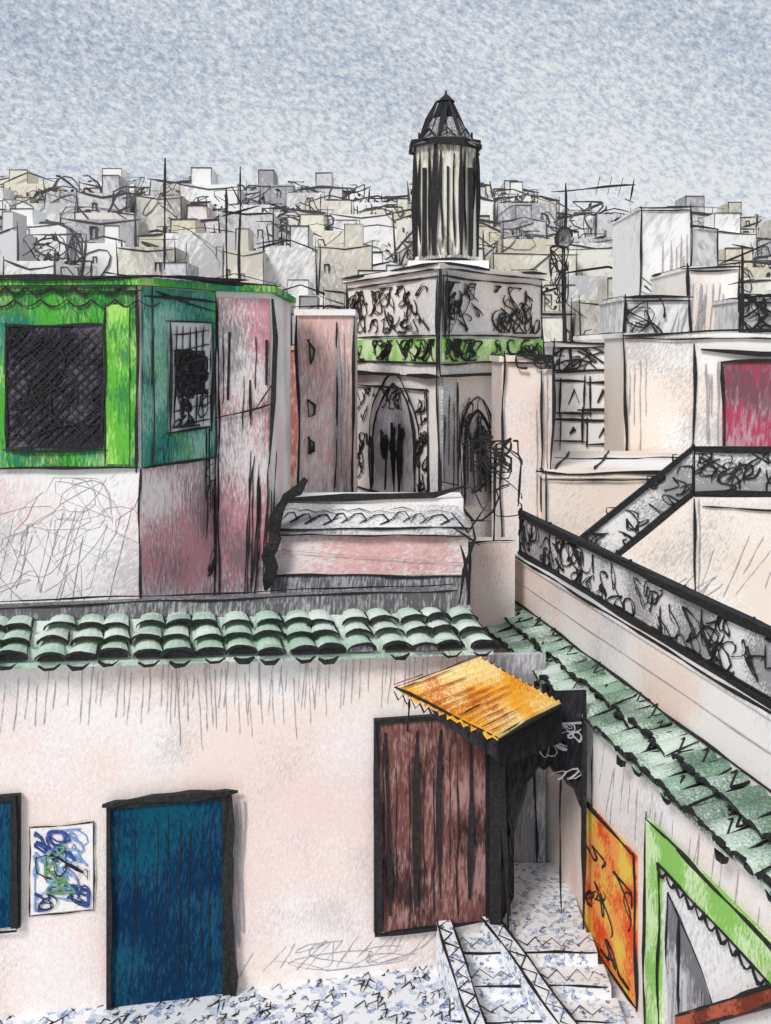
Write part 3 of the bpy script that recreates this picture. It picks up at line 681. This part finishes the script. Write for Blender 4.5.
o.hatch(P,sa-.3,sa,4.7,P.Z(722,360),.03,.02,.08); o.ink([P.pt(P.S(693),4.5,.03),P.pt(P.S(693),z-.1,.03)],.03)
o.ink([P.pt(P.S(700),z-.25,.06),P.pt(P.S(760),z-.32,.06),P.pt(P.S(830),z-.3,.06)],.05,wob=.6)
o.hatch(P,x0+.1,x0+.5,4.6,6.6,.02,.012,.09)
o,x0,x1,z=house('cream_terrace_house',545,860,478,16.0,3.3,M_cream)
for q in ((2.75,16.2,3.5,19),(3.4,16.2,4.3,19.2)):
    o.ink([(q[0],q[1],z+.12),(q[2],q[3],z+.12)],.02)
o.ink([(3.0,17.8,z+.12),(7,17.9,z+.12)],.016)
sh=Obj('stair_side_house')
Yh=15.6; P=front(Yh)
a0,a1,a2=xy(560,Yh)[0],xy(683,Yh)[0],xy(900,Yh)[0]; zz0=P.Z(570,590); zz1=P.Z(683,492)
sh.hexa('stair_wall',M_cream,[(a0,Yh-.6,0),(a1,Yh-.6,0),(a1,Yh+.3,0),(a0,Yh+.3,0),(a0,Yh-.6,zz0),(a1,Yh-.6,zz1),(a1,Yh+.3,zz1),(a0,Yh+.3,zz0)])
sh.box('wall',M_cream,a1+.002,a2,Yh-.6,Yh+.3,0,zz1)
sh.ink([(a1,Yh-.62,2),(a1,Yh-.62,zz1)],.02); sh.ink([(a1+.06,Yh-.62,2),(a1+.06,Yh-.62,zz1)],.01,mat=PENC,n='pencil_lines')
P2=front(Yh-.6); sh.hatch(P2,a0+.6,a1,2.6,3.3,.01,.006,.12,lean=1.2); sh.hatch(P2,a1+.1,a2,2.9,3.9,.01,.006,.2,lean=.8)
sh.ink([P2.pt(a1+.1,zz1-.12,.03),P2.pt(a2,zz1-.3,.03)],.018)
balustrade('balustrade',[(a0,Yh-.5,zz0+.02),(a1-.01,Yh-.5,zz1+.02)],.74,.012,1/1.3,10)
balustrade('balustrade',[(a1+.02,Yh-.5,zz1+.02),(a2,Yh-.5,zz1+.02)],.74,.012,1/1.3,10)

# trellis post at the roof edge
pst=Obj('iron_trellis_post')
pst.ink([PP(458,604,12.3),PP(463,570,12.3),PP(474,538,12.3),PP(470,520,12.3)],.034,n='post'); pst.ink([PP(470,604,12.3),PP(466,560,12.3),PP(462,545,12.3)],.022,n='post')
pst.ink([PP(452,512,12.3),PP(468,532,12.3),PP(488,505,12.3)],.022,n='post'); pst.ink([PP(452,526,12.3),PP(480,545,12.3)],.014,n='post')
PT=Plane((0,14.4),(1,14.35))
pst.ink([(1.5,14.4,3.4),(1.62,14.4,5.3)],.025,n='post'); pst.ink([(1.62,14.4,5.3),(1.95,14.4,5.05),(1.9,14.4,4.4)],.02,n='post')
pst.scrib(PT,1.1,1.95,4.2,5.35,0,.014,7,.5,n='wire_loops'); pst.scrib(PT,1.35,1.8,4.9,5.4,0,.02,5,.3,n='wire_loops')
pst.box('pedestal',M_wall2,1.2,1.85,14.3,14.7,0,3.9); pst.ink([(1.2,14.28,2.5),(1.2,14.28,3.9),(1.85,14.28,3.92)],.014)

# ---------------------------------------------------------------- distant blocks right
o,x0,x1,z=house('apartment_block',640,690,210,33,4,M_hw,base=2,r=.035); P=front(33); o.hatch(P,x1-.9,x1,6,z-.3,.04,.03,.15); o.scrib(P,x0,x1,z-3,z-.2,.04,.018,3,1.2)  # hatching paints the grey shading on the block's right side
o.box('stair_tower',M_hg,x1+.01,x1+1.0,33.3,36,2,z-.6); o.ink([(x1+1.0,33.2,6),(x1+1.0,33.2,z-.6),(x1,33.2,z-.5)],.04)
o,x0,x1,z=house('apartment_block',688,738,270,29,4,M_cream,base=1); P=front(29); o.hatch(P,x0,x1-.5,6.5,z-.2,.04,.03,.12,lean=.1)
o,x0,x1,z=house('apartment_block',738,790,302,27,4,M_hw,base=1)
P=front(27); o.scrib(P,x0,x1,6.6,z+.2,.1,.03,14,.6)
o,x0,x1,z=house('apartment_block',625,690,300,26,3,M_hw,base=1)
P=front(26); o.scrib(P,x0,x0+1,7,z+.1,.1,.025,4,.6); o.hatch(P,x0,x1,6.6,z-.2,.04,.02,.3,lean=.3)

# ---------------------------------------------------------------- hillside town
ht=Obj('hillside_town')
mats=[('beige',M_beige)]*6+[('white',M_hw)]*5+[('grey',M_hg)]*4+[('ochre',M_hy)]*2+[('rose',M_hp)]
Y=27.0
while Y<136:
    halfw=(430/F)*Y*1.25
    wid=2.0+Y*.024
    x=-halfw+U(-wid,0)
    while x<halfw:
        w=wid*U(.6,1.5); y=Y+U(-1.5,1.5)*(Y/60); hgt=(1.7+Y*.022)*U(.6,1.5); gz=terr(x+w/2,y)
        nm,mt=random.choice(mats); dep=wid*U(.8,1.4)
        pxc=CX+F*(x+w/2)/y
        if not (640<pxc<740 and Y<45):
            ht.box('houses_'+nm,mt,x,x+w,y,y+dep,gz-4,gz+hgt)
            r=.0008*y*U(.5,1.5)
            f=y-.03
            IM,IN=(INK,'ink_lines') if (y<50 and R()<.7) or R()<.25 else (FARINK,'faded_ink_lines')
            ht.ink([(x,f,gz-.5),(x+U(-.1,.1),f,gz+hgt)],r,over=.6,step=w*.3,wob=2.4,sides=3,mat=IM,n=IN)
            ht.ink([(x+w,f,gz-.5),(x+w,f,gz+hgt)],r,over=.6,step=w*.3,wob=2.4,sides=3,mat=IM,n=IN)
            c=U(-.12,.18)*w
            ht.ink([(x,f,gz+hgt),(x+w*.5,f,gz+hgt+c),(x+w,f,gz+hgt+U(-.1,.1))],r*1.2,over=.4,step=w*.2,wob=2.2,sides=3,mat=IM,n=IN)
            if R()<.35: ht.ink([(x,f,gz+hgt),(x+U(.2,.6),y+dep,gz+hgt+.05)],r*.8,step=w*.4,sides=3,mat=IM,n=IN)
            if R()<.4:
                a=x+w*U(.1,.5); ht.box('houses_'+nm,mt,a,a+w*.35,y+.5,y+dep*.8,gz+hgt+.002,gz+hgt*1.3)
                ht.ink([(a,y+.45,gz+hgt),(a,y+.45,gz+hgt*1.3),(a+w*.35,y+.45,gz+hgt*1.3),(a+w*.35,y+.45,gz+hgt)],r*.8,step=w*.3,sides=3,mat=IM,n=IN)
            P=front(y)
            for _ in range(random.randint(1,3)):
                wx=x+w*U(.12,.85); wz=gz+hgt*U(.25,.85); q=w*.08
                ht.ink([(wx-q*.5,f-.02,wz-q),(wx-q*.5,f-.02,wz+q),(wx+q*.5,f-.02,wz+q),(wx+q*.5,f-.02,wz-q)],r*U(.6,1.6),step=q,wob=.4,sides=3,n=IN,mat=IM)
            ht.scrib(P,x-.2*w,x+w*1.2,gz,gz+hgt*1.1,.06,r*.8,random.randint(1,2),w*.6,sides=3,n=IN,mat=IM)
        x+=w*U(.8,1.2)
    Y+=3.6+Y*.055
tr=Obj('hillside_trees')
for _ in range(90):
    y=U(32,125); x=U(-.42,.42)*y; gz=terr(x,y); s=(1.0+.012*y)*U(.6,1.2); y-=2.2
    c=Vector((x,y,gz+s*1.3)); tr.ink([(x,y,gz-1.5),(x,y,gz+s)],.001*y,n='trunks',sides=3,mat=FARINK)
    for k in range(4):
        tr.scrib(Plane((0,y-k*.3),(1,y-k*.3+U(-.1,.1))),x-s,x+s,gz+s*.4,gz+s*2,0,.0009*y,1,s*1.1,sides=3,n='branches',mat=FARINK)
    for k in range(20):
        d=Vector((U(-1,1),U(-1,1),U(-.8,.8)))
        if d.length>1: continue
        q=c+d*s*.8; d1=Vector((U(-1,1),U(-1,1),U(-1,1))).normalized()*s*.13; d2=Vector((U(-1,1),U(-1,1),U(-1,1))).normalized()*s*.07
        tr.quad('leaves',M_leaf,[q-d1,q+d2,q+d1,q-d2])
# small dark dish on a mast right of the minaret
ds=Obj('satellite_dish')
dx,dy,dz=xy(563,23)[0],23,EYE+(HY-238)/F*23
V,Fc,_=ds.part('dish',M_dgrey); V.append((dx,dy,dz))
for k_,rr_,oo_ in ((0,.1,.02),(1,.2,.08)):
    for i in range(14):
        a=i*math.tau/14; V.append((dx+rr_*math.cos(a),dy-oo_,dz+rr_*1.25*math.sin(a)))
for i in range(14):
    j=(i+1)%14; Fc.append((0,1+i,1+j)); Fc.append((1+i,15+i,15+j,1+j))
ds.ink([V[15+i] for i in range(14)]+[V[15]],.035,n='rim',step=.1); ds.ink([(dx,dy,dz-4),(dx,dy,dz)],.05,n='mast'); ds.ink([(dx-.12,dy-.1,dz-.1),(dx,dy-.35,dz)],.02,n='feed_arm')
ds.scrib(front(dy-.1),dx-.3,dx+.1,dz-1.5,dz-.2,0,.022,6,.35,asp=2,n='cable_loops')
# ---------------------------------------------------------------- antennas
def antenna(px,Y,pyb,pyt,arms):
    ob=Obj('tv_antenna'); x=xy(px,Y)[0]; Z=lambda p:EYE+(HY-p)/F*Y; q=Y/F
    r=.0014*Y
    ob.ink([(x,Y,Z(pyb)),(x,Y,Z(pyt))],r,n='mast',wob=.6)
    for (dx0,dy0,dx1,dy1) in arms:
        ob.ink([(x+dx0*q,Y,Z(pyt)+dy0*q),(x+dx1*q,Y-.05,Z(pyt)+dy1*q)],r*.8,n='elements')
antenna(565,24,350,183,[(-14,-8,70,-3),(30,-12,34,6),(42,-12,46,6),(54,-14,58,5),(64,-18,68,4),(-6,-34,8,-34),(60,-16,68,-20)])
antenna(165,24,270,158,[(-4,-30,4,-20),(-8,-40,10,-38),(-3,0,3,-6)])
antenna(240,24,290,166,[(-18,-50,20,-40),(-8,-20,4,-45)])
antenna(226,25,290,188,[(-10,-8,10,-20)])
antenna(742,25,345,245,[(-22,-20,30,5),(-14,-40,12,-34),(-10,0,10,-4)])
for o in OBJS: o.finish()

# ---------------------------------------------------------------- world / sun / camera
w=bpy.data.worlds.new('World'); bpy.context.scene.world=w; w.use_nodes=True
N=w.node_tree.nodes; L=w.node_tree.links; N.clear()
out=N.new('ShaderNodeOutputWorld')
EL,AZ=40,210
sky=N.new('ShaderNodeTexSky'); sky.sky_type='NISHITA'; sky.sun_disc=False; sky.sun_elevation=math.radians(EL); sky.sun_rotation=math.radians(AZ)
b1=N.new('ShaderNodeBackground'); b1.inputs[1].default_value=.1; L.new(sky.outputs[0],b1.inputs[0])
tc=N.new('ShaderNodeTexCoord')
def wn(scale,stretch,rot,det=3):
    mp=N.new('ShaderNodeMapping'); mp.vector_type='TEXTURE'; mp.inputs['Scale'].default_value=stretch; mp.inputs['Rotation'].default_value=rot
    L.new(tc.outputs['Generated'],mp.inputs['Vector'])
    n=N.new('ShaderNodeTexNoise'); n.inputs['Scale'].default_value=scale; n.inputs['Detail'].default_value=det; n.inputs['Roughness'].default_value=.8
    L.new(mp.outputs[0],n.inputs['Vector']); return n
n1=wn(230,(1.7,1,1),(0,.5,0),2); n2=wn(7,(2.5,1,1),(0,.35,0),1)
ma=N.new('ShaderNodeMath'); ma.operation='MULTIPLY_ADD'; L.new(n2.outputs['Fac'],ma.inputs[0]); ma.inputs[1].default_value=.25; L.new(n1.outputs['Fac'],ma.inputs[2])
sp=N.new('ShaderNodeSeparateXYZ'); L.new(tc.outputs['Generated'],sp.inputs[0])
mb=N.new('ShaderNodeMapRange'); mb.inputs['From Min'].default_value=.14; mb.inputs['From Max'].default_value=.27; mb.inputs['To Min'].default_value=-.17; mb.inputs['To Max'].default_value=0.0
L.new(sp.outputs['Z'],mb.inputs['Value'])
mc=N.new('ShaderNodeMath'); mc.operation='ADD'; L.new(ma.outputs[0],mc.inputs[0]); L.new(mb.outputs[0],mc.inputs[1])
cr=N.new('ShaderNodeValToRGB'); e=cr.color_ramp.elements
e[0].position=.42; e[0].color=lin((230,233,235)); e[1].position=.86; e[1].color=lin((146,159,183))
x=e.new(.62); x.color=lin((194,202,213))
L.new(mc.outputs[0],cr.inputs[0])
b2=N.new('ShaderNodeBackground'); b2.inputs[1].default_value=1.0; L.new(cr.outputs[0],b2.inputs[0])
mx_=N.new('ShaderNodeMixShader'); mx_.inputs[0].default_value=.97; L.new(b1.outputs[0],mx_.inputs[1]); L.new(b2.outputs[0],mx_.inputs[2]); L.new(mx_.outputs[0],out.inputs[0])
w.cycles.sampling_method='MANUAL'; w.cycles.sample_map_resolution=256
sd=bpy.data.lights.new('sun','SUN'); sd.energy=2.5; sd.angle=math.radians(16); sd.color=(1,.97,.94)
so=bpy.data.objects.new('sun',sd); bpy.context.collection.objects.link(so)
az=math.radians(AZ); el=math.radians(EL)
dirv=Vector((math.sin(az)*math.cos(el),math.cos(az)*math.cos(el),math.sin(el)))
so.rotation_euler=dirv.to_track_quat('Z','Y').to_euler()
cd=bpy.data.cameras.new('camera'); co=bpy.data.objects.new('camera',cd); bpy.context.collection.objects.link(co)
co.location=(0,0,EYE); co.rotation_euler=(math.radians(90),0,0)
cd.sensor_width=36; cd.lens=F/1024*36; cd.shift_y=-(512-HY)/1024; cd.clip_end=5000; cd.clip_start=.05
sc=bpy.context.scene; sc.camera=co
sc.view_settings.view_transform='Standard'; sc.view_settings.look='None'; sc.view_settings.exposure=0
